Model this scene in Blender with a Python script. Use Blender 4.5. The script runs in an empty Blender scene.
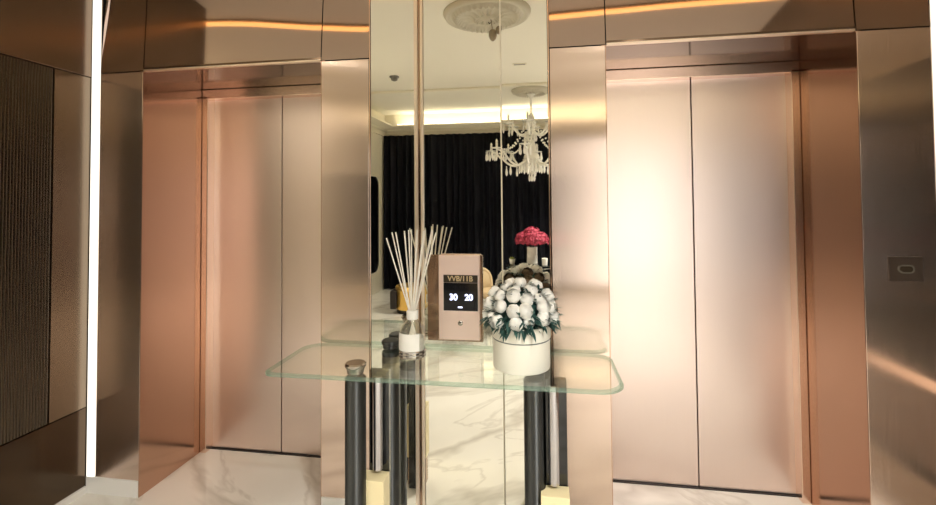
import bpy, bmesh, math, random
from mathutils import Vector, Matrix
random.seed(7)
PI = math.pi
S = bpy.context.scene
COL = S.collection

# ------------------------------------------------------------------ materials
def mat(name):
    m = bpy.data.materials.new(name); m.use_nodes = True
    nt = m.node_tree
    for n in list(nt.nodes): nt.nodes.remove(n)
    out = nt.nodes.new('ShaderNodeOutputMaterial')
    return m, nt, out

def pbsdf(name, col, rough=.5, metal=0., spec=.5, aniso=0., arot=0., coat=0., trans=0., ior=1.5, emit=None, estr=0., sheen=0.):
    m, nt, out = mat(name)
    b = nt.nodes.new('ShaderNodeBsdfPrincipled')
    b.inputs['Base Color'].default_value = (*col, 1)
    b.inputs['Roughness'].default_value = rough
    b.inputs['Metallic'].default_value = metal
    b.inputs['Specular IOR Level'].default_value = spec
    b.inputs['Coat Weight'].default_value = coat
    b.inputs['Transmission Weight'].default_value = trans
    b.inputs['IOR'].default_value = ior
    b.inputs['Sheen Weight'].default_value = sheen
    if aniso:
        b.inputs['Anisotropic'].default_value = aniso
        b.inputs['Anisotropic Rotation'].default_value = arot
        t = nt.nodes.new('ShaderNodeTangent'); t.direction_type = 'UV_MAP'; t.uv_map = 'UVMap'
        nt.links.new(t.outputs[0], b.inputs['Tangent'])
    if emit:
        b.inputs['Emission Color'].default_value = (*emit, 1)
        b.inputs['Emission Strength'].default_value = estr
    nt.links.new(b.outputs[0], out.inputs[0])
    return m

def nd(m, kind, **kw):
    n = m.node_tree.nodes.new(kind)
    for k, v in kw.items():
        if hasattr(n, k): setattr(n, k, v)
    return n
def bs(m): return next(n for n in m.node_tree.nodes if n.type == 'BSDF_PRINCIPLED')
def lk(m, a, b): m.node_tree.links.new(a, b)

def brushed(name, col, rough, aniso, vary=.025, scale=(260, 4), arot=0., rvar=.015):
    """metal sheet with fine vertical hairlines: colour and roughness vary slightly along them"""
    m = pbsdf(name, col, rough, 1., aniso=aniso, arot=arot)
    b = bs(m)
    uv = nd(m, 'ShaderNodeUVMap'); uv.uv_map = 'UVMap'
    mp = nd(m, 'ShaderNodeMapping'); mp.inputs['Scale'].default_value = (scale[0], scale[1], 1)
    no = nd(m, 'ShaderNodeTexNoise'); no.inputs['Scale'].default_value = 1.; no.inputs['Detail'].default_value = 3
    lk(m, uv.outputs[0], mp.inputs[0]); lk(m, mp.outputs[0], no.inputs['Vector'])
    mr = nd(m, 'ShaderNodeMapRange')
    mr.inputs[1].default_value = .3; mr.inputs[2].default_value = .7
    mr.inputs[3].default_value = rough - rvar; mr.inputs[4].default_value = rough + rvar
    lk(m, no.outputs[0], mr.inputs[0]); lk(m, mr.outputs[0], b.inputs['Roughness'])
    mx = nd(m, 'ShaderNodeMix', data_type='RGBA')
    mx.inputs[6].default_value = (*[c * (1 - vary) for c in col], 1)
    mx.inputs[7].default_value = (*[min(1, c * (1 + vary)) for c in col], 1)
    lk(m, no.outputs[0], mx.inputs[0]); lk(m, mx.outputs[2], b.inputs['Base Color'])
    return m

M = {}
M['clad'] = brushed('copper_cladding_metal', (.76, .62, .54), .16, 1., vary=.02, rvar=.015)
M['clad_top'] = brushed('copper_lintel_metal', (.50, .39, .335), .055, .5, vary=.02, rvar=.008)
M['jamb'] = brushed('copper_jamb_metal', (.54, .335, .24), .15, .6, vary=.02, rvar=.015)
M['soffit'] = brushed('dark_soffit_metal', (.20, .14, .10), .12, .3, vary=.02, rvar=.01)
M['lift'] = brushed('rose_copper_door_metal', (.89, .76, .71), .30, .35, vary=.015, rvar=.008)
M['trim'] = pbsdf('polished_copper_trim', (.86, .62, .48), .10, 1.)
M['satinlt'] = pbsdf('pale_satin_trim', (.92, .80, .68), .38, 1.)
M['satin'] = pbsdf('satin_rose_trim', (.90, .70, .58), .24, 1.)
M['bronze'] = brushed('dark_bronze_sheet', (.11, .08, .056), .18, .5)
M['bronze_flat'] = brushed('mid_bronze_sheet', (.24, .19, .14), .24, .6, vary=.01, rvar=.004)
M['bronze_mid'] = brushed('brown_bronze_sheet', (.15, .105, .075), .2, .5)
M['bronze_tan'] = brushed('tan_bronze_sheet', (.30, .23, .17), .25, .5)
M['bronze_black'] = brushed('blackened_bronze_sheet', (.06, .045, .03), .25, .5)
M['bronze_up'] = brushed('bronze_upper_sheet', (.23, .175, .13), .22, .5)
M['flute'] = pbsdf('fluted_dark_bronze', (.13, .108, .082), .25, 1.)
M['dark'] = pbsdf('dark_gap', (.015, .010, .008), .6)
M['plate'] = brushed('pink_copper_plate', (.93, .76, .70), .5, .3, vary=.01)
M['plateback'] = pbsdf('bronze_backing_plate', (.45, .31, .22), .18, 1.)
M['steel'] = pbsdf('brushed_steel_cap', (.42, .39, .35), .14, 1.)
M['blackchrome'] = pbsdf('black_chrome', (.10, .106, .11), .38, 1., aniso=.97, arot=.25)
for n_ in M['blackchrome'].node_tree.nodes:
    if n_.type == 'TANGENT': n_.direction_type = 'RADIAL'; n_.axis = 'Z'
M['blackgloss'] = pbsdf('black_gloss_panel', (.004, .006, .007), .06, 0., coat=.5)
M['chrome'] = pbsdf('grey_chrome_rod', (.55, .54, .56), .14, 1.)
M['plinth'] = pbsdf('cream_block', (.86, .76, .47), .42)
M['white'] = pbsdf('white_gloss_paint', (.90, .90, .88), .3)
M['cream'] = pbsdf('cream_wall_paint', (.84, .79, .66), .6)
M['ceil'] = pbsdf('cream_ceiling_paint', (.90, .87, .77), .7)
M['mould'] = pbsdf('cream_moulding', (.86, .81, .66), .5)
M['rose_plaster'] = pbsdf('plaster_medallion', (.62, .58, .47), .55)
M['boxcream'] = pbsdf('cream_card', (.92, .91, .82), .45)
M['boxband'] = pbsdf('grey_box_groove', (.18, .20, .19), .6)
M['petal'] = pbsdf('white_rose_petal', (.97, .98, .95), .55)
M['darkened'] = pbsdf('shaded_brown_petal', (.17, .12, .075), .7)
M['leaf'] = pbsdf('dark_teal_leaf', (.028, .095, .085), .5)
M['leaf2'] = pbsdf('yellow_green_leaf', (.42, .46, .10), .5)
M['red'] = pbsdf('crimson_hydrangea', (.36, .025, .06), .6)
M['reedm'] = pbsdf('pale_reed', (.95, .93, .87), .6)
M['label'] = pbsdf('white_label', (.93, .93, .90), .5)
M['screen'] = pbsdf('black_screen', (.006, .006, .009), .12, coat=.4)
M['strip'] = pbsdf('dark_brown_strip', (.035, .025, .015), .3)
M['digit'] = pbsdf('lit_digit', (.6, .65, 1.), .5, emit=(.72, .76, 1.), estr=1.6)
M['gilt'] = pbsdf('gilt_lettering', (.65, .52, .32), .4)
M['gold'] = pbsdf('gold_lacquer', (.80, .52, .14), .3, .8)
M['brown'] = pbsdf('brown_velvet', (.13, .095, .06), .75, sheen=.3)
M['tan'] = pbsdf('tan_upholstery', (.50, .38, .22), .7)
M['crystal'] = pbsdf('milky_crystal', (.93, .92, .86), .12, coat=.6, emit=None)
M['bulb'] = pbsdf('candle_bulb', (.93, .90, .80), .3)
M['led'] = pbsdf('white_led_diffuser', (1, .97, .9), .4, emit=(1, .95, .86), estr=.80)
M['ledwarm'] = pbsdf('amber_led_diffuser', (1, .8, .5), .4, emit=(1, .47, .14), estr=1.9)
M['ledcove'] = pbsdf('cove_led_diffuser', (1, .97, .9), .4, emit=(1, .91, .72), estr=10.)
M['lens'] = pbsdf('fill_lens', (1, .95, .88), .4, emit=(1, .90, .76), estr=40.)
M['pane'] = pbsdf('daylit_window_pane', (1, 1, 1), .3, emit=(1, .97, .92), estr=1.45)
M['greyplas'] = pbsdf('grey_plastic', (.20, .19, .17), .5)
M['ringm'] = pbsdf('pale_button_ring', (.40, .37, .30), .25, .7)
M['btnplate'] = pbsdf('smoked_plate', (.07, .05, .038), .35, .3)
M['walnut'] = pbsdf('walnut_veneer', (.10, .055, .03), .4)
M['taupe'] = pbsdf('taupe_pendant', (.36, .32, .24), .5)

# mirror
m, nt, out = mat('silvered_mirror'); g = nt.nodes.new('ShaderNodeBsdfGlossy')
g.inputs['Color'].default_value = (.96, .95, .87, 1); g.inputs['Roughness'].default_value = 0.
nt.links.new(g.outputs[0], out.inputs[0]); M['mirror'] = m

# thin clear glass: schlick reflection over tinted see-through
def clear_glass(name, tint, base=.05):
    m, nt, out = mat(name)
    tr = nt.nodes.new('ShaderNodeBsdfTransparent'); tr.inputs[0].default_value = (*tint, 1)
    gl = nt.nodes.new('ShaderNodeBsdfGlossy'); gl.inputs['Roughness'].default_value = .015
    gl.inputs['Color'].default_value = (1, 1, 1, 1)
    lw = nt.nodes.new('ShaderNodeLayerWeight'); lw.inputs[0].default_value = .5
    pw = nt.nodes.new('ShaderNodeMath'); pw.operation = 'POWER'; pw.inputs[1].default_value = 5.
    ma = nt.nodes.new('ShaderNodeMath'); ma.operation = 'MULTIPLY_ADD'; ma.inputs[1].default_value = .9; ma.inputs[2].default_value = base
    mx = nt.nodes.new('ShaderNodeMixShader')
    L = nt.links.new
    L(lw.outputs['Facing'], pw.inputs[0]); L(pw.outputs[0], ma.inputs[0]); L(ma.outputs[0], mx.inputs[0])
    L(tr.outputs[0], mx.inputs[1]); L(gl.outputs[0], mx.inputs[2]); L(mx.outputs[0], out.inputs[0])
    return m
M['glass'] = clear_glass('clear_table_glass', (.955, .975, .955))
M['oilm'] = pbsdf('pale_fragrance_oil', (.97, .97, .94), .25); bs(M['oilm']).inputs['Alpha'].default_value = .62
M['vessel'] = clear_glass('clear_bottle_glass', (.965, .97, .955), .06)
m, nt, out = mat('green_glass_edge')
b = nt.nodes.new('ShaderNodeBsdfPrincipled'); b.inputs['Base Color'].default_value = (.30, .44, .36, 1); b.inputs['Roughness'].default_value = .08
b.inputs['Coat Weight'].default_value = .6
tr = nt.nodes.new('ShaderNodeBsdfTransparent'); tr.inputs[0].default_value = (.80, .92, .85, 1)
mx = nt.nodes.new('ShaderNodeMixShader'); mx.inputs[0].default_value = .36
nt.links.new(tr.outputs[0], mx.inputs[1]); nt.links.new(b.outputs[0], mx.inputs[2]); nt.links.new(mx.outputs[0], out.inputs[0])
M['edge'] = m

# marble
def marble(name, base, vein, rough):
    m = pbsdf(name, base, rough, spec=.5); b = bs(m)
    tc = nd(m, 'ShaderNodeTexCoord')
    mp = nd(m, 'ShaderNodeMapping'); mp.inputs['Rotation'].default_value = (0, 0, .6); mp.inputs['Location'].default_value = (.35, .8, 0)
    lk(m, tc.outputs['Object'], mp.inputs[0])
    def vein_mask(scale, dist, lo, hi, loc):
        mp2 = nd(m, 'ShaderNodeMapping'); mp2.inputs['Location'].default_value = loc; mp2.inputs['Scale'].default_value = (1, 2.1, 1)
        lk(m, mp.outputs[0], mp2.inputs[0])
        n = nd(m, 'ShaderNodeTexNoise'); n.inputs['Scale'].default_value = scale; n.inputs['Detail'].default_value = 5
        n.inputs['Distortion'].default_value = dist; n.inputs['Roughness'].default_value = .52
        lk(m, mp2.outputs[0], n.inputs['Vector'])
        a = nd(m, 'ShaderNodeMath', operation='SUBTRACT'); a.inputs[1].default_value = .5; lk(m, n.outputs[0], a.inputs[0])
        c = nd(m, 'ShaderNodeMath', operation='ABSOLUTE'); lk(m, a.outputs[0], c.inputs[0])
        r = nd(m, 'ShaderNodeMapRange'); r.inputs[1].default_value = lo; r.inputs[2].default_value = hi
        r.inputs[3].default_value = 1; r.inputs[4].default_value = 0; lk(m, c.outputs[0], r.inputs[0])
        return r.outputs[0]
    v1 = vein_mask(.55, .35, .0, .040, (0, 0, 0)); v2 = vein_mask(1.0, .5, .0, .018, (3.1, 1.2, 0))
    cl = nd(m, 'ShaderNodeTexNoise'); cl.inputs['Scale'].default_value = 1.3; cl.inputs['Detail'].default_value = 3
    lk(m, mp.outputs[0], cl.inputs['Vector'])
    m1 = nd(m, 'ShaderNodeMath', operation='MULTIPLY'); m1.inputs[1].default_value = .5; lk(m, v1, m1.inputs[0])
    m2 = nd(m, 'ShaderNodeMath', operation='MULTIPLY'); m2.inputs[1].default_value = .3; lk(m, v2, m2.inputs[0])
    mxx = nd(m, 'ShaderNodeMath', operation='MAXIMUM'); lk(m, m1.outputs[0], mxx.inputs[0]); lk(m, m2.outputs[0], mxx.inputs[1])
    cm = nd(m, 'ShaderNodeMapRange'); cm.inputs[1].default_value = .35; cm.inputs[2].default_value = .75; cm.inputs[3].default_value = 0; cm.inputs[4].default_value = .3
    lk(m, cl.outputs[0], cm.inputs[0])
    ad = nd(m, 'ShaderNodeMath', operation='ADD'); ad.use_clamp = True; lk(m, mxx.outputs[0], ad.inputs[0]); lk(m, cm.outputs[0], ad.inputs[1])
    mc = nd(m, 'ShaderNodeMix', data_type='RGBA'); mc.inputs[6].default_value = (*base, 1); mc.inputs[7].default_value = (*vein, 1)
    lk(m, ad.outputs[0], mc.inputs[0]); lk(m, mc.outputs[2], b.inputs['Base Color'])
    return m
M['marble'] = marble('white_veined_marble', (.85, .83, .77), (.40, .36, .30), .12)

# black curtain cloth with fine weave
M['curtain'] = pbsdf('black_velvet_curtain', (.004, .005, .010), .7, spec=.3)
b = bs(M['curtain']); tc = nd(M['curtain'], 'ShaderNodeTexCoord'); wv = nd(M['curtain'], 'ShaderNodeTexNoise'); wv.inputs['Scale'].default_value = 220
bp = nd(M['curtain'], 'ShaderNodeBump'); bp.inputs['Strength'].default_value = .1
lk(M['curtain'], tc.outputs['Object'], wv.inputs['Vector']); lk(M['curtain'], wv.outputs[0], bp.inputs['Height']); lk(M['curtain'], bp.outputs[0], b.inputs['Normal'])

# ------------------------------------------------------------------ mesh helpers
def boxuv(me):
    uv = me.uv_layers.new(name='UVMap')
    for p in me.polygons:
        n = p.normal; ax = max(range(3), key=lambda i: abs(n[i]))
        for li in p.loop_indices:
            c = me.vertices[me.loops[li].vertex_index].co
            uv.data[li].uv = (c.y, c.z) if ax == 0 else ((c.x, c.z) if ax == 1 else (c.x, c.y))

def obj(name, bm, m, parent=None, smooth=False, loc=None, kind=None, label=None):
    me = bpy.data.meshes.new(name)
    bmesh.ops.recalc_face_normals(bm, faces=bm.faces)
    bm.to_mesh(me); bm.free()
    for mm in (m if isinstance(m, (list, tuple)) else [m]): me.materials.append(M[mm] if isinstance(mm, str) else mm)
    boxuv(me)
    if smooth:
        me.polygons.foreach_set('use_smooth', [True] * len(me.polygons))
        if smooth != 'all':
            me.set_sharp_from_angle(angle=math.radians(38))
    o = bpy.data.objects.new(name, me); COL.objects.link(o)
    if parent: o.parent = parent
    if loc: o.location = loc
    if kind: o['kind'] = kind
    if label: o['label'] = label
    return o

def thing(name, label, cat, loc=(0, 0, 0), rz=0., group=None):
    o = bpy.data.objects.new(name, None); COL.objects.link(o)
    o.empty_display_size = .1
    o.location = loc; o.rotation_euler = (0, 0, rz); o['label'] = label; o['category'] = cat
    if group: o['group'] = group
    return o
def tag(o, label, cat, group=None):
    o['label'] = label; o['category'] = cat
    if group: o['group'] = group
    return o

def B(): return bmesh.new()
def box(bm, x0, x1, y0, y1, z0, z1, bev=0., mi=0):
    r = bmesh.ops.create_cube(bm, size=1)
    vs = r['verts']
    for v in vs:
        v.co = Vector(((x0 + x1) / 2 + v.co.x * (x1 - x0), (y0 + y1) / 2 + v.co.y * (y1 - y0), (z0 + z1) / 2 + v.co.z * (z1 - z0)))
    fs = list({f for v in vs for f in v.link_faces})
    for f in fs: f.material_index = mi
    if bev:
        es = list({e for v in vs for e in v.link_edges})
        bmesh.ops.bevel(bm, geom=es, offset=bev, segments=2, affect='EDGES', profile=.5)
    return bm
def bx(*a, **k): return box(B(), *a, **k)

def lathe(bm, prof, seg=32, c=(0, 0, 0), close=True):
    rings = []
    for r, z in prof:
        if r < 1e-6: rings.append([bm.verts.new((c[0], c[1], c[2] + z))])
        else: rings.append([bm.verts.new((c[0] + r * math.cos(2 * PI * i / seg), c[1] + r * math.sin(2 * PI * i / seg), c[2] + z)) for i in range(seg)])
    for a, b in zip(rings, rings[1:]):
        for i in range(seg):
            j = (i + 1) % seg
            if len(a) == 1 and len(b) == 1: continue
            if len(a) == 1: bm.faces.new((a[0], b[i], b[j]))
            elif len(b) == 1: bm.faces.new((a[i], a[j], b[0]))
            else: bm.faces.new((a[i], a[j], b[j], b[i]))
    if close:
        for rg in (rings[0], rings[-1]):
            if len(rg) > 1:
                try: bm.faces.new(rg)
                except ValueError: pass
    return bm
def cyl(bm, r, z0, z1, c=(0, 0), seg=32, bev=0.):
    b_ = min(bev, r * .5)
    prof = [(r, z0), (r, z1)] if not b_ else [(r - b_, z0), (r, z0 + b_), (r, z1 - b_), (r - b_, z1)]
    return lathe(bm, prof, seg, (c[0], c[1], 0))

def tube(bm, pts, rad, seg=8, cap=True):
    pts = [Vector(p) for p in pts]; n = len(pts)
    rads = rad if isinstance(rad, (list, tuple)) else [rad] * n
    up = None; rings = []
    for i, p in enumerate(pts):
        t = (pts[min(i + 1, n - 1)] - pts[max(i - 1, 0)]).normalized()
        if up is None:
            up = Vector((0, 0, 1)) if abs(t.z) < .9 else Vector((1, 0, 0))
        s = t.cross(up).normalized(); up = s.cross(t).normalized()
        rings.append([bm.verts.new(p + rads[i] * (math.cos(2 * PI * k / seg) * s + math.sin(2 * PI * k / seg) * up)) for k in range(seg)])
    for a, b in zip(rings, rings[1:]):
        for k in range(seg):
            j = (k + 1) % seg; bm.faces.new((a[k], a[j], b[j], b[k]))
    if cap:
        bm.faces.new(rings[0]); bm.faces.new(rings[-1])
    return bm

def prism(bm, pts, z0, z1):
    a = [bm.verts.new((x, y, z0)) for x, y in pts]; b = [bm.verts.new((x, y, z1)) for x, y in pts]
    bm.faces.new(a); bm.faces.new(b)
    for i in range(len(pts)):
        j = (i + 1) % len(pts); bm.faces.new((a[i], a[j], b[j], b[i]))
    return bm

def copytree(o, parent=None):
    c = o.copy(); COL.objects.link(c)
    if parent: c.parent = parent
    for ch in list(o.children): copytree(ch, c)
    return c
def struct(name, bm, m, parent=None, **k):
    return obj(name, bm, m, parent, kind=None if parent else 'structure', **k)

# ------------------------------------------------------------------ dimensions (m); mirror wall is y = 0, camera side is -y
XL, XR = -2.311, 1.565            # lobby side walls
R0, DD = .42, .06                 # lift recess depth, door set-back behind frame
ZL, ZD, ZC = 2.14, 2.10, 2.90     # lintel, door height, ceiling
YB = -5.5                         # far lounge wall
YL = -1.75                        # right lobby wall ends here
YC, XC = -.80, -4.2               # left lobby wall ends, a side corridor opens; its end wall
LX, RX = -2.61, 3.1               # lounge side walls
LI = [(-2.0025, -1.0375), (.2819, 1.2569)]   # lift recess left / right edges
MX0, MX1 = -.792, .034            # mirror edges
LED_Y, LED_Z = -.97, 2.872

# ------------------------------------------------------------------ floor, ceiling
fl = bx(XC - .1, RX + .1, YB - .1, R0 + .35, -.1, 0); struct('floor', fl, 'marble')
ce = bx(XC - .1, RX + .1, YB - .1, .4, ZC, ZC + .1); struct('ceiling', ce, 'ceil')

# ------------------------------------------------------------------ front wall
wf = B()
for x0, x1 in ((-2.42, LI[0][0] - .02), (LI[0][1] + .02, LI[1][0] - .02), (LI[1][1] + .02, 1.66)):
    box(wf, x0, x1, .02, R0 + .2, 0, ZL - .0)
box(wf, -2.42, 1.66, .10, R0 + .2, ZL + .02, ZC)
for a, b_ in LI: box(wf, a - .02, b_ + .02, R0 + DD + .05, R0 + .2, 0, ZL + .02)
box(wf, MX0 - .004, MX1 + .004, .012, .1, ZL, ZC)
wall_front = struct('wall_front', wf, 'dark')

# lower cladding sheets
G = .0025
for x0, x1, z0 in ((-2.257, LI[0][0], .083), (LI[0][1], MX0 - .004, .093), (MX1 + .004, LI[1][0], .093), (LI[1][1], 1.523, .083)):
    obj('cladding_panel', bx(x0 + G, x1 - G, 0, .018, z0, ZL - G, bev=.0015), 'clad', wall_front)
# upper sheets lean back a little and are slightly bowed, as the bent reflections show
TH = [(-2.3, .060), (-2.201, .058), (-2.007, .050), (-1.852, .041), (-1.683, .042), (-1.517, .048), (-1.356, .057), (-1.197, .069), (-1.042, .078), (-.796, .091), (.049, .091), (.277, .084), (.293, .087), (.427, .083), (.59, .080), (.98, .078), (1.7, .074)]
def theta(x):
    for (a, ta), (b_, tb) in zip(TH, TH[1:]):
        if a <= x <= b_: return ta + (tb - ta) * (x - a) / (b_ - a)
    return .08
def upper(x0, x1):
    bm = B(); nx, nz = 24, 6
    gr = []
    for i in range(nx + 1):
        x = x0 + (x1 - x0) * i / nx
        t = sum(theta(x + d) for d in (-.12, -.06, 0, .06, .12)) / 5
        gr.append([bm.verts.new((x, (z_ / nz) * (ZC - ZL) * math.tan(t), ZL + G + (ZC - ZL - G) * z_ / nz)) for z_ in range(nz + 1)])
    for i in range(nx):
        for k in range(nz): bm.faces.new((gr[i][k], gr[i + 1][k], gr[i + 1][k + 1], gr[i][k + 1]))
    r = bmesh.ops.extrude_face_region(bm, geom=list(bm.faces))
    for v in r['geom']:
        if isinstance(v, bmesh.types.BMVert): v.co.y += .012
    return bm
for x0, x1 in ((-2.257, LI[0][0]), (LI[0][0], LI[0][1]), (LI[0][1], MX0 - .004), (MX1 + .004, LI[1][0]), (LI[1][0], LI[1][1]), (LI[1][1], 1.523)):
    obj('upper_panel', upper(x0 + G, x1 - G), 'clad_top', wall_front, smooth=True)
for a, b_ in LI: obj('lintel_glint', bx(a + .003, b_ - .003, -.003, .016, ZL - .002, ZL + .008, bev=.002), 'satinlt', wall_front)  # pale strip put in for the bright reflection along the lintel fold
# recess linings
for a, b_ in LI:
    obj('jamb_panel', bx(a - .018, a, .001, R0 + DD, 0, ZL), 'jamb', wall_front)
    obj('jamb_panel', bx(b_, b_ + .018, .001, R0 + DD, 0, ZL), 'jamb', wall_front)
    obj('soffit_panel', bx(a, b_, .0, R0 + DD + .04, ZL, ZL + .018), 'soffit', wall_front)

# lift doors
def lift(n, a, b_, label):
    d = bpy.data.objects.new('door_%d' % n, None); COL.objects.link(d); d['kind'] = 'structure'
    d.location = ((a + b_) / 2, R0, 0); w = (b_ - a) / 2; fw = .039
    fr = B()
    box(fr, -w + .001, -w + fw, 0, DD + .03, 0, ZD, bev=.003); box(fr, w - fw, w - .001, 0, DD + .03, 0, ZD, bev=.003)
    box(fr, -w + .001, w - .001, 0, DD + .03, ZD - .016, ZL - .001, bev=.003)
    obj('door_frame', fr, 'satin', d)
    obj('door_panel', bx(-w + fw - .005, -.0025, DD, DD + .03, .006, ZD, bev=.0015), 'lift', d)
    obj('door_panel', bx(.0025, w - fw + .005, DD, DD + .03, .006, ZD, bev=.0015), 'lift', d)
    obj('threshold', bx(-w + fw, w - fw, DD - .012, DD + .03, 0, .005), 'dark', d)
    return d
lift(1, *LI[0], ''); lift(2, *LI[1], '')

# skirting
bsb = B()
for x0, x1 in ((-2.305, LI[0][0] - .004), (LI[0][1] + .004, MX0 - .004)): box(bsb, x0, x1, -.004, .018, 0, .082 if x0 < -2 else .092)
box(bsb, MX1 + .004, LI[1][0] - .004, -.004, .018, 0, .092); box(bsb, LI[1][1] + .004, 1.56, -.004, .018, 0, .082)
struct('baseboard_front', bsb, 'white')
struct('baseboard_left', bx(XL, XL + .012, YC, -.005, 0, .035), 'white')
struct('baseboard_right', bx(XR - .012, XR, YL, -.005, 0, .035), 'white')

# mirror panels and their strips
def mir(x0, x1, lab, tilt=0., yaw=0.):
    cx = (x0 + x1) / 2
    bm = bx(x0 - cx, x1 - cx, 0, .005, -1.44, 1.33)
    o = obj('wall_mirror', bm, ['mirror'], loc=(cx, .002, 1.45)); o.rotation_euler = (tilt, 0, yaw)
    return tag(o, lab, 'mirror', 'mirror panels between the lifts')
mir(MX0 + .004, -.579, 'narrow tall mirror panel left of the copper mullion behind the glass table')
mir(-.534, -.181, 'widest tall mirror panel, directly behind the copper call panel')
mir(-.174, MX1 - .004, 'tall mirror panel behind the box of white roses, right of the thin seam', tilt=.0027)
tr1 = struct('trim_1', B(), 'trim')
def strip(x0, x1, y0, m_='trim'): obj('edge_strip', bx(x0, x1, y0, .011, .008, 2.78, bev=.001), m_, tr1)
strip(-.577, -.560, -.010, 'satinlt'); strip(-.559, -.548, -.004, 'plateback'); strip(-.547, -.536, -.010, 'satinlt')
strip(-.1805, -.1745, -.004, 'mould'); strip(MX0 - .004, MX0 + .002, -.003); strip(MX1 - .002, MX1 + .004, -.003)

# vertical light strips in the two corners
for x0, x1, w in ((-2.305, -2.262, 'left'), (1.527, 1.56, 'right')):
    t = thing('light_strip', 'tall glowing white light strip in the %s' % ('left corner beside the dark fluted wall' if w == 'left' else 'right corner past the oval button'), 'light', ((x0 + x1) / 2, 0, .083))
    hw = (x1 - x0) / 2
    obj('diffuser', bx(-hw + .002, hw - .002, -.004, .010, 0, 2.75, bev=.001), 'led', t)
    obj('channel', bx(-hw, hw, .011, .018, 0, 2.75), 'steel', t)

# ------------------------------------------------------------------ side walls of the lobby
def fluted(xs, sgn):
    """wall of narrow vertical ribs, z .43..2.12, from y=-.2 towards the lounge"""
    bm = B(); pitch = .013; n = int((-.19 - YC) / pitch); pts = []
    for i in range(n):
        for k in range(5):
            a = PI * k / 5; pts.append((xs + sgn * (.001 + .0042 * math.sin(a)), YC + .005 + pitch * (i + (1 - math.cos(a)) / 2)))
    pts.append((xs + sgn * .001, YC + .005 + pitch * n))
    lo = [bm.verts.new((x, y, .435)) for x, y in pts]; hi = [bm.verts.new((x, y, 2.115)) for x, y in pts]
    for i in range(len(pts) - 1): bm.faces.new((lo[i], lo[i + 1], hi[i + 1], hi[i]))
    return bm
core = bx(XL - .25, XL - .006, YC, .02, 0, ZC)
w = struct('wall_left', core, 'bronze')
obj('fluted_panel', fluted(XL, 1), 'flute', w, smooth=True)
obj('flat_panel', bx(XL - .006, XL + .002, -.186, -.004, .432, 2.118, bev=.001), 'bronze_flat', w)
obj('upper_panel', bx(XL - .006, XL + .006, YC, -.004, 2.122, ZC, bev=.003), 'bronze_up', w)
obj('lower_panel', bx(XL - .006, XL + .003, YC, -.004, .036, .428, bev=.002), 'bronze', w)
w = struct('wall_right', bx(XR + .006, XR + .25, YL, .02, 0, ZC), 'bronze')
for z0, z1, mm in ((.036, .29, 'bronze_tan'), (.292, .338, 'bronze_black'), (.34, .67, 'bronze_mid'), (.672, .72, 'trim'), (.722, 1.03, 'bronze_black'), (1.032, 1.40, 'bronze'), (1.402, 1.77, 'bronze_mid'), (1.772, 2.03, 'bronze'), (2.032, ZC, 'bronze_tan')):
    obj('band_panel', bx(XR - .003, XR + .006, YL, -.004, z0, z1, bev=.001), mm, w)
# lounge walls
YD = -2.0
wl = B(); box(wl, LX - .1, LX, YB, YD, 0, ZC)
struct('wall_lounge_left', wl, 'cream')
struct('wall_corridor_near', bx(XC, LX - .1, YD - .1, YD, 0, ZC), 'cream')
struct('wall_corridor_end', bx(XC - .1, XC, YD - .1, YC + .1, 0, ZC), 'cream')
struct('wall_corridor_far', bx(XC, XL - .25, YC, YC + .1, 0, ZC), 'cream')
wr = B(); box(wr, RX, RX + .1, YB, YL + .1, 0, ZC); box(wr, XR + .25, RX, YL, YL + .1, 0, ZC)
struct('wall_lounge_right', wr, 'walnut')
WX0, WX1, WZ0, WZ1 = .80, 2.40, .06, 2.48
wb = B(); box(wb, LX - .1, WX0, YB - .1, YB, 0, ZC); box(wb, WX1, RX + .1, YB - .1, YB, 0, ZC)
box(wb, WX0, WX1, YB - .1, YB, 0, WZ0); box(wb, WX0, WX1, YB - .1, YB, WZ1, ZC)
struct('wall_lounge_back', wb, 'cream')
# daylit window in the lounge's far wall, right of the curtain
wn = bpy.data.objects.new('window_1', None); COL.objects.link(wn); wn['kind'] = 'structure'; wn.location = (0, YB, 0)
f = B()
box(f, WX0, WX0 + .05, -.08, .01, WZ0, WZ1); box(f, WX1 - .05, WX1, -.08, .01, WZ0, WZ1); box(f, WX0 + .05, WX1 - .05, -.08, .01, WZ0, WZ0 + .05)
box(f, WX0 + .05, WX1 - .05, -.08, .01, WZ1 - .05, WZ1); box(f, 1.55, 1.60, -.08, .01, WZ0 + .05, WZ1 - .05)
obj('window_frame', f, 'white', wn)
obj('pane', bx(WX0 + .05, 1.55, -.06, -.05, WZ0 + .05, WZ1 - .05), 'pane', wn); obj('pane', bx(1.60, WX1 - .05, -.06, -.05, WZ0 + .05, WZ1 - .05), 'pane', wn)

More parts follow.
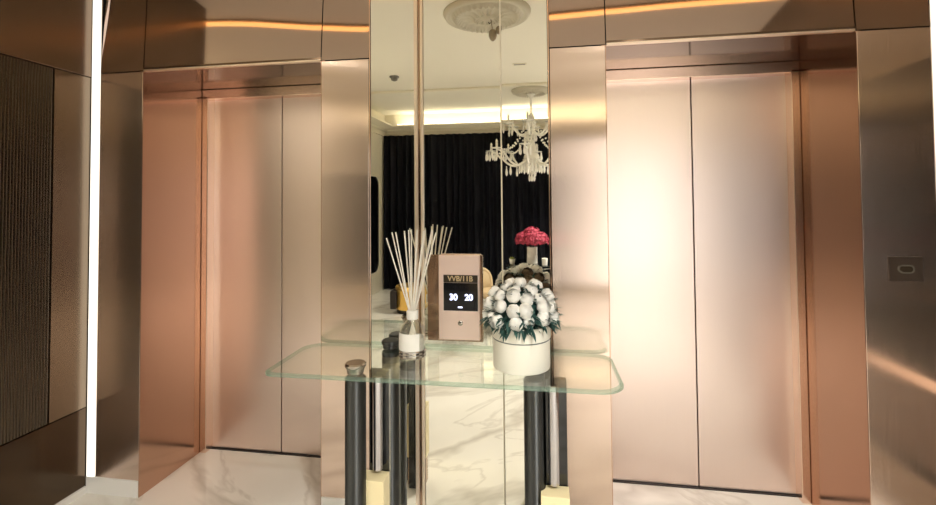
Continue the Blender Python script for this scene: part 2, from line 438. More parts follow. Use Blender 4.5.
# dark round-cornered window on the lounge's left wall
wd = bpy.data.objects.new('window_2', None); COL.objects.link(wd); wd['kind'] = 'structure'; wd.location = (LX, -4.35, 0)
def rrect(y0, y1, z0, z1, r, n=6):
    p = []
    for cy_, cz, a0 in ((y1 - r, z1 - r, 0), (y0 + r, z1 - r, 90), (y0 + r, z0 + r, 180), (y1 - r, z0 + r, 270)):
        for i in range(n + 1):
            a = math.radians(a0 + 90 * i / n); p.append((cy_ + r * math.cos(a), cz + r * math.sin(a)))
    return p
def plate_x(pts, x0, x1):
    bm = B(); a = [bm.verts.new((x0, y, z)) for y, z in pts]; b = [bm.verts.new((x1, y, z)) for y, z in pts]
    bm.faces.new(a); bm.faces.new(b)
    for i in range(len(pts)):
        j = (i + 1) % len(pts); bm.faces.new((a[i], a[j], b[j], b[i]))
    return bm
obj('pane', plate_x(rrect(-.80, .80, .34, 1.84, .16), .001, .016), 'screen', wd)
o_, i_ = rrect(-.87, .87, .27, 1.91, .20), rrect(-.80, .80, .34, 1.84, .16)
bm = B(); V = [[bm.verts.new((x, y, z)) for y, z in pp] for pp, x in ((o_, .001), (o_, .03), (i_, .03), (i_, .001))]
for q in range(4):
    A, Bq = V[q], V[(q + 1) % 4]
    for i in range(len(A)):
        j = (i + 1) % len(A); bm.faces.new((A[i], A[j], Bq[j], Bq[i]))
obj('window_frame', bm, 'mould', wd)

# cornice (crown mould) and ceiling moulding line
cn = B()
prof = [(0, 2.53), (.03, 2.53), (.03, 2.60), (.05, 2.62), (.05, 2.645), (.14, 2.665), (.20, 2.675), (.20, 2.70), (0, 2.70)]
a = [cn.verts.new((LX, YB + y, z)) for y, z in prof]; b_ = [cn.verts.new((RX, YB + y, z)) for y, z in prof]
cn.faces.new(a); cn.faces.new(b_)
for i in range(len(prof)):
    j = (i + 1) % len(prof); cn.faces.new((a[i], a[j], b_[j], b_[i]))
a = [cn.verts.new((LX + y, YB, z)) for y, z in prof]; b_ = [cn.verts.new((LX + y, YD, z)) for y, z in prof]
cn.faces.new(a); cn.faces.new(b_)
for i in range(len(prof)):
    j = (i + 1) % len(prof); cn.faces.new((a[i], a[j], b_[j], b_[i]))
struct('trim_2', cn, 'mould')
struct('trim_3', bx(LX, RX, -3.84, -3.78, ZC - .025, ZC, bev=.006), 'mould')

cv2 = thing('cornice_light', 'warm white light strip lying on the cornice ledge above the black curtain', 'light', (0, YB + .10, 2.70))
obj('diffuser', bx(LX + .25, RX - .05, -.02, .02, .006, .016), 'ledcove', cv2); obj('channel', bx(LX + .25, RX - .05, -.024, .024, .0, .0055), 'steel', cv2)
# ------------------------------------------------------------------ curtain
bm = B(); nx = 360; x0, x1 = LX + .02, .42; rows = [2.535, 1.8, 1.0, .012]
gr = []
ph = [random.uniform(-.5, .5) for _ in range(60)]
for i in range(nx + 1):
    u = i / nx; x = x0 + (x1 - x0) * u; a = 2 * PI * u * 26 + .8 * math.sin(u * 31) + .5 * math.sin(u * 77)
    col = []
    for r_, z in enumerate(rows):
        amp = .035 + .012 * r_ / 3
        col.append(bm.verts.new((x + .012 * math.sin(2 * a), YB + .115 + amp * math.sin(a) + .01 * math.sin(u * 53 + r_ * .4), z)))
    gr.append(col)
for i in range(nx):
    for k in range(len(rows) - 1): bm.faces.new((gr[i][k], gr[i + 1][k], gr[i + 1][k + 1], gr[i][k + 1]))
r = bmesh.ops.extrude_face_region(bm, geom=list(bm.faces))
for v in r['geom']:
    if isinstance(v, bmesh.types.BMVert): v.co.y -= .003
ct = obj('curtain', bm, 'curtain', smooth='all'); tag(ct, 'floor-length black pleated curtain hanging across the far wall, seen in the mirror', 'curtain')

# ------------------------------------------------------------------ console table
TX0, TX1, TY0, TY1, TZ = -1.075, .272, -.418, -.012, .812
TT = .014
ct_ = thing('console_table', 'clear glass console table on black chrome tube legs in front of the mirror', 'table', ((TX0 + TX1) / 2, -.2, 0))
ox, oy = -(TX0 + TX1) / 2, .2
def outline(inset=0., n=10):
    p = []
    X0, X1, Y0, Y1 = TX0 + inset + ox, TX1 - inset + ox, TY0 + inset + oy, TY1 - inset + oy
    for cx, cy, a0, rr in ((X1, Y1, 0, .06), (X0, Y1, 90, .085), (X0, Y0, 180, .045), (X1, Y0, 270, .085)):
        sx, sy = (1 if a0 in (0, 270) else -1), (1 if a0 < 180 else -1)
        for i in range(n + 1):
            a = math.radians(a0 + 90 * i / n); p.append((cx - sx * rr + rr * math.cos(a), cy - sy * rr + rr * math.sin(a)))
    return p
# slightly bulging short ends
def bulge(p):
    q = []
    for x, y in p:
        v = (y - (TY0 + TY1) / 2 - oy) / ((TY1 - TY0) / 2)
        q.append((x + math.copysign(.012 * max(0, 1 - v * v), x), y))
    return q
oi, oo = bulge(outline(.012)), bulge(outline(0.))
bm = B(); rings = [[bm.verts.new((x, y, z)) for x, y in pp] for pp, z in ((oi, TZ), (oo, TZ - .004), (oo, TZ - TT + .002), (oi, TZ - TT))]
ftop = bm.faces.new(rings[0]); fbot = bm.faces.new(rings[3])
for A, Bq in zip(rings, rings[1:]):
    for i in range(len(A)):
        j = (i + 1) % len(A); fc = bm.faces.new((A[i], A[j], Bq[j], Bq[i])); fc.material_index = 1
obj('tabletop', bm, ['glass', 'edge'], ct_)
LEG = ((-.715, -.365, 1), (-.678, -.050, 1), (-.038, -.295, 0), (-.038, -.07, 0))
for x, y, cap in LEG:
    lg = obj('leg', cyl(B(), .040, 0, TZ - TT - .0005, (0, 0), 40, .003), 'blackchrome', ct_, smooth=True, loc=(x + ox, y + oy, 0))
    if cap:
        prof = [(0, TZ + .0005), (.031, TZ + .0005), (.033, TZ + .012), (.036, TZ + .020), (.041, TZ + .028), (.041, TZ + .034), (.036, TZ + .039), (0, TZ + .041)] if y < -.2 else \
            [(0, TZ + .0005), (.035, TZ + .0005), (.036, TZ + .014), (.041, TZ + .018), (.042, TZ + .030), (.038, TZ + .034), (0, TZ + .035)]
        obj('leg_cap', lathe(B(), prof, 40),
            'steel' if y < -.2 else 'blackchrome', lg, smooth=True)
for x0, xr in ((-.690, -.647), (.001, .032)):
    obj('upright_panel', bx(x0 + ox, x0 + .081 + ox, -.285 + oy, -.262 + oy, 0, TZ - TT - .001, bev=.003), 'blackgloss', ct_)
    obj('rod', cyl(B(), .020, .42, TZ - .028, (xr + ox, -.307 + oy), 28, .003), 'chrome', ct_, smooth=True, label='slim grey chrome rod')
    pl = obj('plinth_block', bx(x0 - .018 + ox, x0 + .084 + ox, -.36 + oy, -.288 + oy, .14, .405, bev=.002), 'plinth', ct_, label='cream block')
    obj('plinth_foot', bx(x0 - .012 + ox, x0 + .078 + ox, -.355 + oy, -.29 + oy, 0, .14, bev=.002), 'plateback', pl)

# ------------------------------------------------------------------ reed diffuser
rd = thing('reed_diffuser', 'clear bottle with white label and pale reeds on the left of the glass table', 'diffuser', (-.545, -.165, TZ + .0008))
obj('bottle', lathe(B(), [(0, .004), (.050, 0), (.054, .006), (.0545, .030), (.0535, .034), (.0545, .038), (.055, .10), (.050, .125), (.034, .145), (.022, .155), (.020, .160), (.020, .195), (.017, .195), (.017, .160), (.030, .143), (.046, .123), (.051, .10), (.0505, .016), (0, .012)], 40, close=False), 'vessel', rd, smooth=True)
obj('crystal_base', lathe(B(), [(.0552, .006), (.0575, .010), (.0555, .016), (.0575, .022), (.0555, .028), (.0572, .033), (.0552, .036)], 24, close=False), 'chrome', rd, smooth=False)
bm = B(); n = 14
for k, rr in ((0, .0558), (1, .0566)):
    pass
lo, hi = [], []
for i in range(n + 1):
    a = math.radians(-160 + 115 * i / n); lo.append(bm.verts.new((.0562 * math.cos(a), .0562 * math.sin(a), .038))); hi.append(bm.verts.new((.0562 * math.cos(a), .0562 * math.sin(a), .108)))
for i in range(n): bm.faces.new((lo[i], lo[i + 1], hi[i + 1], hi[i]))
rg = bmesh.ops.extrude_face_region(bm, geom=list(bm.faces))
for v in rg['geom']:
    if isinstance(v, bmesh.types.BMVert): v.co.x *= 1.012; v.co.y *= 1.012
obj('label_sticker', bm, 'label', rd, label='white label')
obj('oil', lathe(B(), [(0, .018), (.049, .018), (.0495, .085), (0, .085)], 32), 'oilm', rd, smooth=True)
obj('collar', lathe(B(), [(.0205, .158), (.024, .160), (.025, .192), (.0205, .197)], 28, close=False), 'label', rd, smooth=True)
reed_tips = [(-.106, -.02, .500), (-.098, .03, .520), (-.062, -.03, .525), (-.048, .05, .525), (-.030, -.01, .520), (-.020, .06, .53), (.000, -.05, .535), (.012, .03, .53), (.030, -.02, .535), (.045, .05, .528), (.058, -.03, .530), (.085, .02, .525), (.106, -.01, .522), (.072, .06, .53)]
for i, (tx, ty, tz) in enumerate(reed_tips):
    base = Vector((-tx * .30, -ty * .3, .02)); tip = Vector((tx, ty, tz))
    neck = (.19 - .02) / (tz - .02); mid = base.lerp(tip, neck)
    k = min(1, .012 / max(1e-6, Vector((mid.x, mid.y)).length)); off = Vector((mid.x * (k - 1), mid.y * (k - 1), 0)) if k < 1 else Vector((0, 0, 0))
    obj('reed', tube(B(), [base, mid + off, tip], .0030, 7), 'reedm', rd, smooth=True)

# ------------------------------------------------------------------ box of white roses
fb = thing('flower_box', 'round cream hat box filled with white roses on the right of the glass table', 'flowers', (-.088, -.205, TZ + .0008))
obj('box', lathe(B(), [(0, 0), (.110, 0), (.112, .003), (.112, .112), (0, .112)], 48), 'boxcream', fb, smooth=True)
obj('groove', lathe(B(), [(.1125, .1122), (.1132, .113), (.1132, .1155), (.1125, .116), (0, .116)], 48), 'boxband', fb, smooth=True, label='thin dark groove')
obj('rim_band', lathe(B(), [(.1125, .1165), (.1145, .118), (.1145, .170), (.108, .170), (.106, .135), (0, .135)], 48), 'boxcream', fb, smooth=True)
def rose_mesh():
    """a half-open bloom: overlapping cupped petals that hug a ball"""
    bm = B(); R_ = .027
    for ri, (n, a0, a1, rr) in enumerate(((3, 8, 75, .60), (4, 14, 95, .76), (5, 26, 112, .90), (6, 40, 125, 1.0))):
        for k in range(n):
            ph = 2 * PI * k / n + ri * .55; half = PI / n * 1.25; g_ = []
            for iu in range(6):
                u = iu / 5 * 2 - 1; row = []
                for iv in range(5):
                    v = iv / 4; pol = math.radians(a0 + 10 * u * u + (a1 - a0) * v)
                    r2 = R_ * rr * (1 + .05 * u + (.10 if iv == 0 else 0) * (1 - u * u))
                    az = ph + half * u
                    row.append(bm.verts.new((r2 * math.sin(pol) * math.cos(az), r2 * math.sin(pol) * math.sin(az), r2 * math.cos(pol) * .92)))
                g_.append(row)
            for i in range(5):
                for j in range(4): bm.faces.new((g_[i][j], g_[i + 1][j], g_[i + 1][j + 1], g_[i][j + 1]))
    lathe(bm, [(0, -.02), (.012, -.016), (.015, .002), (.010, .014), (0, .018)], 12)
    me = bpy.data.meshes.new('rose'); bmesh.ops.recalc_face_normals(bm, faces=bm.faces); bm.to_mesh(me); bm.free()
    me.materials.append(M['petal']); me.polygons.foreach_set('use_smooth', [True] * len(me.polygons)); return me
RM = rose_mesh()
cdom = Vector((0, 0, .214)); RD = (.127, .127, .108)
RMB = RM.copy(); RMB.materials.clear(); RMB.materials.append(M['darkened'])  # brown copy puts the shade on the bouquet's back into the petal colour
spots = []
for lat, n, off in ((88, 1, 0), (63, 6, .2), (40, 10, .0), (17, 13, .25), (-6, 14, .1)):
    for k in range(n): spots.append((math.radians(lat), 2 * PI * (k + off) / n))
for la, lo_ in spots:
    la2, lo2 = la + random.uniform(-.08, .08), lo_ + random.uniform(-.12, .12)
    dv = Vector((math.cos(la2) * math.cos(lo2), math.cos(la2) * math.sin(lo2), math.sin(la2)))
    p = cdom + Vector((dv.x * RD[0], dv.y * RD[1], dv.z * RD[2])) * random.uniform(.96, 1.06)
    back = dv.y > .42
    o = bpy.data.objects.new('shaded_rose' if back else 'rose', RMB if back else RM); COL.objects.link(o); o.parent = fb; o.location = p
    if back: o['label'] = 'brown dried rose at the back, shade in its colour'
    s = random.uniform(.84, 1.06); o.scale = (s, s, s)
    o.rotation_euler = dv.to_track_quat('Z', 'Y').to_euler()
bm = B()
def leaf(bm, p, d, L_, W_, droop=.2):
    d = d.normalized(); s = d.cross(Vector((0, 0, 1)))
    s = s.normalized() if s.length > .05 else Vector((1, 0, 0)); n_ = s.cross(d)
    rows = []
    for i in range(5):
        t = i / 4; w = W_ * math.sin(PI * min(1, .08 + t * .92)) ** .8 * .5; c = p + d * L_ * t - Vector((0, 0, droop * L_ * t * t))
        rows.append([bm.verts.new(c - s * w + n_ * w * .3), bm.verts.new(c), bm.verts.new(c + s * w + n_ * w * .3)])
    for a, b in zip(rows, rows[1:]):
        for k in range(2): bm.faces.new((a[k], a[k + 1], b[k + 1], b[k]))
for i in range(560):
    la = math.radians(random.choice([random.uniform(-26, 5), random.uniform(-15, 65)])); lo_ = random.uniform(0, 2 * PI)
    dv = Vector((math.cos(la) * math.cos(lo_), math.cos(la) * math.sin(lo_), math.sin(la)))
    p = cdom + Vector((dv.x * RD[0], dv.y * RD[1], dv.z * RD[2])) * random.uniform(.80, 1.02)
    d = dv + Vector((random.uniform(-.7, .7), random.uniform(-.7, .7), random.uniform(-.6, .5)))
    leaf(bm, p, d, random.uniform(.035, .060) * (1.0 if la < 0 else .75), random.uniform(.008, .016))
lathe(bm, [(0, -.05), (.06, -.05), (.095, .0), (.088, .05), (.05, .085), (0, .095)], 20, (0, 0, .2))
obj('foliage', bm, 'leaf', fb, label='dark teal green leaves')

# ------------------------------------------------------------------ lift call panel on the mirror
def text_mesh(s, size, bold=.0, depth=.0006, stretch=1.):
    cu = bpy.data.curves.new('txt', 'FONT'); cu.body = s; cu.size = size; cu.extrude = depth; cu.offset = bold
    cu.align_x = 'CENTER'; cu.align_y = 'CENTER'
    o = bpy.data.objects.new('txt', cu); COL.objects.link(o)
    dg = bpy.context.evaluated_depsgraph_get(); dg.update()
    me = bpy.data.meshes.new_from_object(o.evaluated_get(dg))
    bpy.data.objects.remove(o); bpy.data.curves.remove(cu)
    bm = B(); bm.from_mesh(me); bpy.data.meshes.remove(me)
    for v in bm.verts: v.co = Vector((v.co.x * stretch, -v.co.z, v.co.y))
    return bm
cp = thing('lift_call_panel', 'pink copper lift call panel with black floor display on the middle mirror', 'call panel', (-.370, 0, .85))
obj('backing_plate', bx(-.148, .104, -.010, -.0005, -.012, .372, bev=.002), 'plateback', cp, label='darker bronze backing plate')
obj('face_plate', bx(-.092, .094, -.030, -.010, 0, .374, bev=.003), 'plate', cp)
sc_ = obj('display', bx(-.069, .085, -.033, -.0302, .129, .252, bev=.001), 'screen', cp)
def put(bm, x, z, y):
    for v in bm.verts: v.co += Vector((x, y, z))
    return bm
obj('floor_number', put(text_mesh('30', .038, .0012, stretch=.95), -.024, .188, -.0338), 'digit', sc_, label='lit white number 30')
obj('floor_number', put(text_mesh('20', .038, .0012, stretch=.95), .045, .188, -.0338), 'digit', sc_, label='lit white number 20')
obj('indicator_mark', bx(-.004, .016, -.0336, -.0331, .142, .148), 'digit', sc_)
hs = obj('name_strip', bx(-.069, .085, -.033, -.0302, .2535, .287, bev=.001), 'strip', cp, label='dark brown strip with gilt characters')
obj('lettering', put(text_mesh('VVB/11B', .032, .0007, stretch=.98), .007, .270, -.0337), 'gilt', hs)
bt = obj('call_button', lathe(B(), [(0, 0), (.011, 0), (.011, .004), (.008, .006), (0, .006)], 28), 'steel', cp, smooth=True); bt.rotation_euler = (PI / 2, 0, 0); bt.location = (.006, -.030, .075)
rg_ = obj('button_ring', lathe(B(), [(.012, 0), (.017, 0), (.017, .003), (.012, .003), (.012, 0)], 28, close=False), 'plate', cp, smooth=True); rg_.rotation_euler = (PI / 2, 0, 0); rg_.location = (.006, -.030, .075)

# ------------------------------------------------------------------ oval button plate on the right panel
bp_ = thing('button_plate', 'small smoked plate with an oval button on the far right copper panel', 'button', (1.404, 0, 1.186))
obj('plate', bx(-.058, .058, -.005, .0006, -.047, .047), 'btnplate', bp_)
def stadium(w, h, n=10):
    p = []; r = h / 2
    for cx, a0 in ((w / 2 - r, -90), (-w / 2 + r, 90)):
        for i in range(n + 1):
            a = math.radians(a0 + 180 * i / n); p.append((cx + r * math.cos(a), r * math.sin(a)))
    return p
o1, o2 = stadium(.060, .036), stadium(.047, .024); bm = B()
V = [[bm.verts.new((x, y_, z)) for x, z in pp] for pp, y_ in ((o1, -.0052), (o1, -.008), (o2, -.008), (o2, -.0052))]
for q in range(4):
    A, Bq = V[q], V[(q + 1) % 4]
    for i in range(len(A)):
        j = (i + 1) % len(A); bm.faces.new((A[i], A[j], Bq[j], Bq[i]))
obj('button_ring', bm, 'ringm', bp_)
bm = prism(B(), stadium(.0465, .0235), 0, .002); o = obj('oval_button', bm, 'strip', bp_); o.rotation_euler = (PI / 2, 0, 0); o.location = (0, -.0052, 0)

# ------------------------------------------------------------------ ceiling: medallions, chandelier, small pendant
def medallion(r, loc, lab):
    t = thing('ceiling_rose', lab, 'ceiling medallion', loc, group='plaster ceiling medallions')
    bm = lathe(B(), [(0, -.050), (.09 * r, -.050), (.13 * r, -.038), (.20 * r, -.030), (.23 * r, -.034), (.26 * r, -.038), (.29 * r, -.034), (.32 * r, -.028), (.40 * r, -.022), (.62 * r, -.026), (.68 * r, -.044), (.76 * r, -.046), (.80 * r, -.030), (.86 * r, -.028), (.90 * r, -.038), (.96 * r, -.034), (1. * r, -.012), (1. * r, -.0005), (0, -.0005)], 144)
    for v in bm.verts:      # beading and acanthus relief
        q = math.hypot(v.co.x, v.co.y) / r; a = math.atan2(v.co.y, v.co.x)
        if .65 < q < .79: v.co.z -= .018 * abs(math.sin(18 * a))
        elif .18 < q < .45: v.co.z -= .030 * abs(math.sin(7 * a)) * (1 - abs(q - .3) / .16)
    obj('plaster_disc', bm, 'rose_plaster', t, smooth='all')
    return t
medallion(.335, (-.402, -1.46, ZC), 'larger plaster ceiling medallion near the lifts, seen at the top of the mirror')
medallion(.26, (-.13, -4.2, ZC), 'smaller plaster ceiling medallion above the crystal chandelier')
pd = thing('ceiling_pendant', 'small taupe pendant hanging under the larger ceiling medallion', 'pendant', (-.372, -1.46, ZC - .05))
obj('hook', tube(B(), [(0, 0, .0), (.005, 0, -.02), (-.012, 0, -.03), (-.02, 0, -.018)], .004, 8), 'dark', pd, smooth=True)
obj('chain', tube(B(), [(0, 0, 0), (.008, .004, -.05), (.012, .0, -.085)], .004, 8), 'taupe', pd, smooth=True)
obj('bell', lathe(B(), [(0, -.075), (.018, -.080), (.030, -.095), (.032, -.125), (.024, -.150), (.010, -.165), (0, -.168)], 20, (.014, 0, 0)), 'taupe', pd, smooth=True)
obj('bell', lathe(B(), [(0, -.060), (.014, -.064), (.022, -.075), (.023, -.10), (.016, -.118), (0, -.125)], 18, (.062, .02, 0)), 'taupe', pd, smooth=True)

ch = thing('chandelier', 'white crystal chandelier with candle arms hanging in front of the black curtain', 'chandelier', (-.13, -4.2, ZC - .051))
obj('stem', lathe(B(), [(0, 0), (.055, 0), (.06, -.012), (.04, -.03), (.016, -.06), (.012, -.10), (.012, -.26), (.03, -.28), (.035, -.31), (.014, -.34), (.012, -.44), (.05, -.47), (.06, -.52), (.03, -.56), (.016, -.60), (.05, -.66), (.075, -.72), (.06, -.78), (.10, -.82), (.11, -.86), (.07, -.92), (.03, -.98), (.018, -1.04), (.03, -1.06), (.0, -1.11)], 28), 'crystal', ch, smooth=True)
def drop(bm, x, y, z, L_, r_=.012):
    lathe(bm, [(0, 0), (r_ * .35, -.004), (r_ * .5, -.012), (r_ * .3, -.02), (r_, -L_ * .62), (r_ * .75, -L_ * .85), (0, -L_)], 8, (x, y, z)); return bm
def arm(bmA, R_, z0, dip, z1):
    tube(bmA, [(R_ * u, 0, z0 - dip * math.sin(PI * min(1, u * 1.15)) + (z1 - z0) * u ** 2) for u in [i / 10 for i in range(11)]], [.018 - .005 * i / 10 for i in range(11)], 8)
for tier, (n, R_, z0, dip, z1) in enumerate(((8, .55, -.80, .17, -.74), (6, .32, -.46, .10, -.42))):
    first = None
    for k in range(n):
        a = 2 * PI * (k + (.0 if tier == 0 else .5)) / n + .12
        if first is None:
            bm = B(); arm(bm, R_, z0, dip, z1); A = obj('arm', bm, 'crystal', ch, smooth=True)
            obj('drip_pan', lathe(B(), [(0, z1), (.02, z1), (.074, z1 + .012), (.077, z1 + .018), (.02, z1 + .012), (0, z1 + .012)], 18, (R_, 0, 0)), 'crystal', A, smooth=True)
            obj('candle', lathe(B(), [(.016, z1 + .012), (.016, z1 + .085), (0, z1 + .085)], 12, (R_, 0, 0)), 'crystal', A, smooth=True)
            obj('bulb', lathe(B(), [(0, z1 + .086), (.014, z1 + .092), (.016, z1 + .105), (.006, z1 + .125), (0, z1 + .135)], 12, (R_, 0, 0)), 'bulb', A, smooth=True)
            spots_ = [(R_ + .07 * math.cos(q * PI / 3), .07 * math.sin(q * PI / 3), z1 + .008, .13, .016) for q in range(0, 6, 2 if tier else 1)]
            spots_ += [(R_ * .62, 0, z0 - dip * .92, .14, .018), (R_ * .3, 0, z0 - dip * .7, .15, .018)] if tier == 0 else []
            for x_, y_, z_, L_, r_ in spots_: obj('crystal_drop', drop(B(), x_, y_, z_, L_, r_), 'crystal', A, smooth=True)
            first = A; A.rotation_euler = (0, 0, a)
        else:
            A = copytree(first, ch); A.rotation_euler = (0, 0, a)
for R_, z, n, L_ in ((.075, -.80, 8, .09), (.11, -.87, 12, .12), (.07, -.93, 8, .10), (.06, -.52, 8, .10), (.035, -.31, 6, .09), (.03, -1.05, 4, .10)):
    for k in range(n): obj('crystal_drop', drop(B(), R_ * math.cos(2 * PI * k / n), R_ * math.sin(2 * PI * k / n), z, L_ * 1.25, .019), 'crystal', ch, smooth=True)
bm = B()
for k in range(8):     # bead swags from the upper crown down to the arms
    a = 2 * PI * k / 8 + .12
    for i in range(15):
        u = i / 14; R_ = .035 + .43 * u; z = -.32 - .44 * u - .14 * math.sin(PI * u)
        bmesh.ops.create_icosphere(bm, subdivisions=1, radius=.015, matrix=Matrix.Translation((R_ * math.cos(a), R_ * math.sin(a), z)))
obj('crystal_garland', bm, 'crystal', ch, kind='stuff')

# amber cove light over the lobby, downlights added as unseen fill, ceiling grille
cv = thing('cove_light', 'long amber light strip on the lobby ceiling, reflected in the copper lintels', 'light', ((XC + XR) / 2, LED_Y, ZC))
hw = (XR - XC) / 2 - .02
obj('diffuser', bx(-hw, hw, -.022, .022, -.029, -.018, bev=.002), 'ledwarm', cv)
obj('channel', bx(-hw, hw, -.026, .026, -.0175, -.0005), 'steel', cv)
dl = None
for x, y, lab in ((-2.2, -2.4, 'round ceiling downlight added over the left end of the lounge'), (.85, -2.4, 'round ceiling downlight added opposite the right lift doors'), (1.1, -2.9, 'round lounge downlight added near the bright window'), (2.2, -4.4, 'round lounge downlight added in the far right corner'), (-3.3, -1.65, 'round downlight added in the side corridor on the left')):
    if dl is None:
        dl = thing('fill_downlight', lab, 'light', (x, y, ZC), group='added ceiling downlights')
        obj('bezel', lathe(B(), [(.042, -.0005), (.058, -.0005), (.056, -.008), (.042, -.006), (.042, -.0005)], 32, close=False), 'white', dl, smooth=True)
        obj('lens', lathe(B(), [(0, -.004), (.0415, -.004), (.0415, -.0008), (0, -.0008)], 32), 'lens', dl)
    else:
        c = copytree(dl); c.location = (x, y, ZC); c['label'] = lab
vg = thing('ceiling_vent', 'small dark slot vent in the ceiling, right of the mirror seam', 'vent', (-.22, -2.93, ZC))
obj('frame', bx(-.075, .075, -.03, .03, -.006, -.0005, bev=.001), 'mould', vg); obj('slot', bx(-.06, .06, -.012, .012, -.0075, -.0062), 'greyplas', vg)
sm = thing('smoke_detector', 'small dark ceiling detector seen at the left edge of the mirror', 'detector', (-1.67, -3.1, ZC))
obj('base', lathe(B(), [(0, -.0005), (.055, -.0005), (.055, -.015), (0, -.015)], 28), 'greyplas', sm, smooth=True)
obj('sensor_head', lathe(B(), [(0, -.0155), (.042, -.0155), (.036, -.045), (.018, -.055), (0, -.055)], 28), 'greyplas', sm, smooth=True)

# ------------------------------------------------------------------ lounge furniture seen in the mirror
st = thing('drum_stool', 'gold drum stool with a dark base in front of the black curtain', 'stool', (-1.72, -3.95, 0))
obj('base', lathe(B(), [(0, 0), (.19, 0), (.19, .05), (0, .05)], 40), 'dark', st, smooth=True)
obj('drum', lathe(B(), [(.0, .051), (.205, .051), (.215, .07), (.215, .29), (.205, .305), (0, .305)], 48), 'gold', st, smooth=True)
obj('cushion', lathe(B(), [(0, .306), (.205, .306), (.212, .325), (.20, .345), (.12, .358), (0, .36)], 48), 'gold', st, smooth=True)
obj('side_panel', bx(-.225, -.145, .06, .215, .07, .30, bev=.01), 'dark', st)

tb = thing('round_table', 'round black pedestal table under the crimson flowers, seen in the mirror', 'table', (-.10, -3.16, 0))
obj('tabletop', lathe(B(), [(0, .715), (.28, .715), (.30, .725), (.30, .742), (.29, .75), (0, .75)], 56), 'blackgloss', tb, smooth=True)
obj('pedestal', lathe(B(), [(.05, .03), (.045, .10), (.035, .35), (.04, .65), (.12, .714), (0, .714)], 32), 'walnut', tb, smooth=True)
obj('foot', lathe(B(), [(0, 0), (.26, 0), (.26, .015), (.06, .03), (0, .03)], 40), 'walnut', tb, smooth=True)

def chair(name, lab, loc, rz, mname):
    c = thing(name, lab, 'chair', loc, rz)
    obj('seat', lathe(B(), [(0, .36), (.22, .36), (.245, .38), (.25, .43), (.23, .465), (0, .475)], 36), mname, c, smooth=True)
    bm = B(); pts = []
    for i in range(25):
        a = PI * (i / 24) ; pts.append((.235 * math.cos(a), -.19 - .05 * math.sin(a), .47 + .315 * math.sin(a) ** .55))
    tube(bm, pts, .034, 12); o = obj('back_roll', bm, mname, c, smooth=True)
    bm = B(); g_ = []
    for i in range(13):
        u = i / 12 * 2 - 1; x = .205 * u; top = .47 + .29 * max(0., 1 - u * u) ** .3
        g_.append([bm.verts.new((x, -.20 - .03 * (1 - u * u) + .02 * math.sin(k * PI / 4), .455 + (top - .455) * k / 4)) for k in range(5)])
    for i in range(12):
        for k in range(4): bm.faces.new((g_[i][k], g_[i + 1][k], g_[i + 1][k + 1], g_[i][k + 1]))
    r = bmesh.ops.extrude_face_region(bm, geom=list(bm.faces))
    for v in r['geom']:
        if isinstance(v, bmesh.types.BMVert): v.co.y += .03
    obj('backrest', bm, mname, c, smooth=True)
    for sx in (-1, 1):
        for sy in (-1, 1): obj('leg', tube(B(), [(sx * .16, sy * .15, .37), (sx * .19, sy * .18, 0)], [.018, .011], 10), 'walnut', c, smooth=True)
    return c
chair('lounge_chair', 'tan round-backed chair seen beside the call panel in the mirror', (-.66, -3.75, 0), -.9, 'tan').scale = (.74, .74, .74)

fv = thing('flower_vase', 'pale glass vase of crimson hydrangeas on the black pedestal table', 'vase', (-.115, -3.10, .7508))
obj('vase', lathe(B(), [(0, 0), (.058, 0), (.06, .004), (.055, .14), (.058, .18), (.053, .18), (.050, .14), (.054, .010), (0, .010)], 32), 'crystal', fv, smooth=True)
obj('water', lathe(B(), [(0, .011), (.049, .011), (.047, .09), (0, .09)], 24), 'mould', fv, smooth=True)
for p0, p1 in (((-.02, 0, .015), (-.01, 0, .30)), ((.02, .01, .015), (.012, 0, .30)), ((0, -.02, .015), (0, -.01, .3))):
    obj('stem', tube(B(), [p0, p1], .006), 'leaf', fv, smooth=True)
def floret_head(R_, H_, seed):
    rn = random.Random(seed); bm = B()
    lathe(bm, [(0, -H_ * .3), (R_ * .7, -H_ * .25), (R_ * .9, 0), (R_ * .6, H_ * .7), (0, H_ * .92)], 20)
    for i in range(170):
        la = math.asin(rn.uniform(-.30, 1)); lo_ = rn.uniform(0, 2 * PI)
        dv = Vector((math.cos(la) * math.cos(lo_), math.cos(la) * math.sin(lo_), math.sin(la)))
        p = Vector((dv.x * R_, dv.y * R_, dv.z * H_)) * rn.uniform(.9, 1.02); q = dv.to_track_quat('Z', 'Y')
        for k in range(4):
            a = k * PI / 2 + .3 * i; e1 = q @ Vector((math.cos(a), math.sin(a), .25)); e2 = q @ Vector((math.cos(a + .8), math.sin(a + .8), .3)); e3 = q @ Vector((math.cos(a - .8), math.sin(a - .8), .3))
            bm.faces.new([bm.verts.new(v) for v in (p, p + e3 * .011, p + e1 * .018, p + e2 * .011)])
    return bm
for i, (x, y, z, r_) in enumerate(((-.085, 0, .27, .10), (.085, .01, .27, .10), (-.03, -.08, .275, .10), (.045, -.07, .27, .10), (0, .08, .275, .10), (0, 0, .315, .11))):
    o = obj('hydrangea_head', floret_head(r_, r_ * 1.0, i), 'red', fv, loc=(x, y, z - .025))
pp = thing('potted_plant', 'small yellow-green plant in a cream pot on the black pedestal table', 'plant', (-.33, -3.06, .7508))
obj('pot', lathe(B(), [(0, 0), (.025, 0), (.034, .05), (.030, .05), (.024, .008), (0, .008)], 24), 'boxcream', pp, smooth=True)
bm = B()
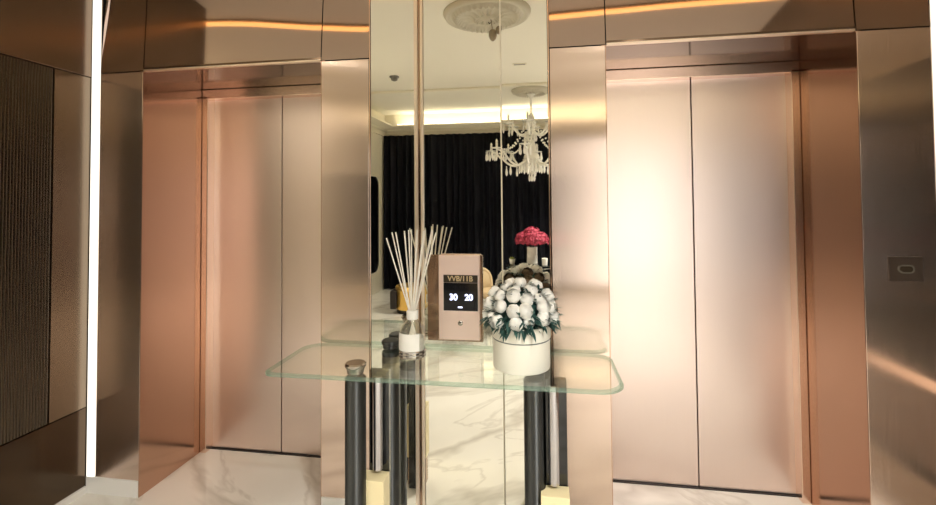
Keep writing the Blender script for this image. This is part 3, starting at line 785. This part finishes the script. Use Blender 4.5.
for i in range(40):
    a = random.uniform(0, 2 * PI); leaf(bm, Vector((0, 0, .02)), Vector((math.cos(a) * .5, math.sin(a) * .5, random.uniform(.6, 1.6))), random.uniform(.05, .085), .022, .25)
obj('leaves', bm, 'leaf2', pp, label='yellow-green leaves')
cd = thing('candle_glass', 'small white candle glass on the black pedestal table beside the crimson flowers', 'candle', (.02, -2.99, .7508))
obj('glass', lathe(B(), [(0, 0), (.028, 0), (.032, .07), (.030, .07), (.026, .005), (0, .005)], 24), 'crystal', cd, smooth=True)
obj('wax', lathe(B(), [(0, .006), (.0255, .006), (.028, .045), (0, .045)], 24), 'boxcream', cd, smooth=True)

# ------------------------------------------------------------------ lights: each sits at an added fill fixture built above
def spot(n, loc, watts, ang, blend=.6, col=(1, .955, .89), r=.04):
    l = bpy.data.lights.new(n, 'SPOT'); l.energy = watts; l.spot_size = math.radians(ang); l.spot_blend = blend; l.color = col; l.shadow_soft_size = r
    o = bpy.data.objects.new(n, l); COL.objects.link(o); o.location = loc
    return o
for x, y, w in ((-2.2, -2.4, 70), (.85, -2.4, 230), (1.1, -2.9, 240), (2.2, -4.4, 60), (-3.3, -1.65, 45)):
    spot('fill_beam', (x, y, ZC - .012), w, 130)
w = bpy.data.worlds.new('world'); S.world = w; w.use_nodes = True
w.node_tree.nodes['Background'].inputs[0].default_value = (1, .97, .93, 1); w.node_tree.nodes['Background'].inputs[1].default_value = .15

# ------------------------------------------------------------------ camera (solved from the photograph's edges)
YAW, PITCH, ROLL, F = .156, .0274, -.0081, 470.
right = Vector((math.cos(YAW), math.sin(YAW), 0)); fwd = Vector((-math.sin(YAW), math.cos(YAW), 0)); up = Vector((0, 0, 1))
f2 = math.cos(PITCH) * fwd + math.sin(PITCH) * up; u2 = math.cos(PITCH) * up - math.sin(PITCH) * fwd
r3 = math.cos(ROLL) * right + math.sin(ROLL) * u2; u3 = math.cos(ROLL) * u2 - math.sin(ROLL) * right
cam = bpy.data.cameras.new('camera'); co = bpy.data.objects.new('camera', cam); COL.objects.link(co)
Mx = Matrix((r3, u3, -f2)).transposed().to_4x4(); Mx.translation = Vector((0, -2.0964, 1.4735))
co.matrix_world = Mx
cam.sensor_width = 36.; cam.lens = F / 936. * 36.; cam.shift_y = -(252.5 - 186.25) / 936.; cam.clip_start = .02
S.camera = co
S.view_settings.view_transform = 'Standard'; S.view_settings.look = 'None'; S.view_settings.gamma = 1.; S.view_settings.use_curve_mapping = False
S.view_settings.exposure = .5
S.cycles.max_bounces = 16; S.cycles.glossy_bounces = 10; S.cycles.transparent_max_bounces = 16; S.cycles.diffuse_bounces = 5
S.cycles.sample_clamp_indirect = 6.
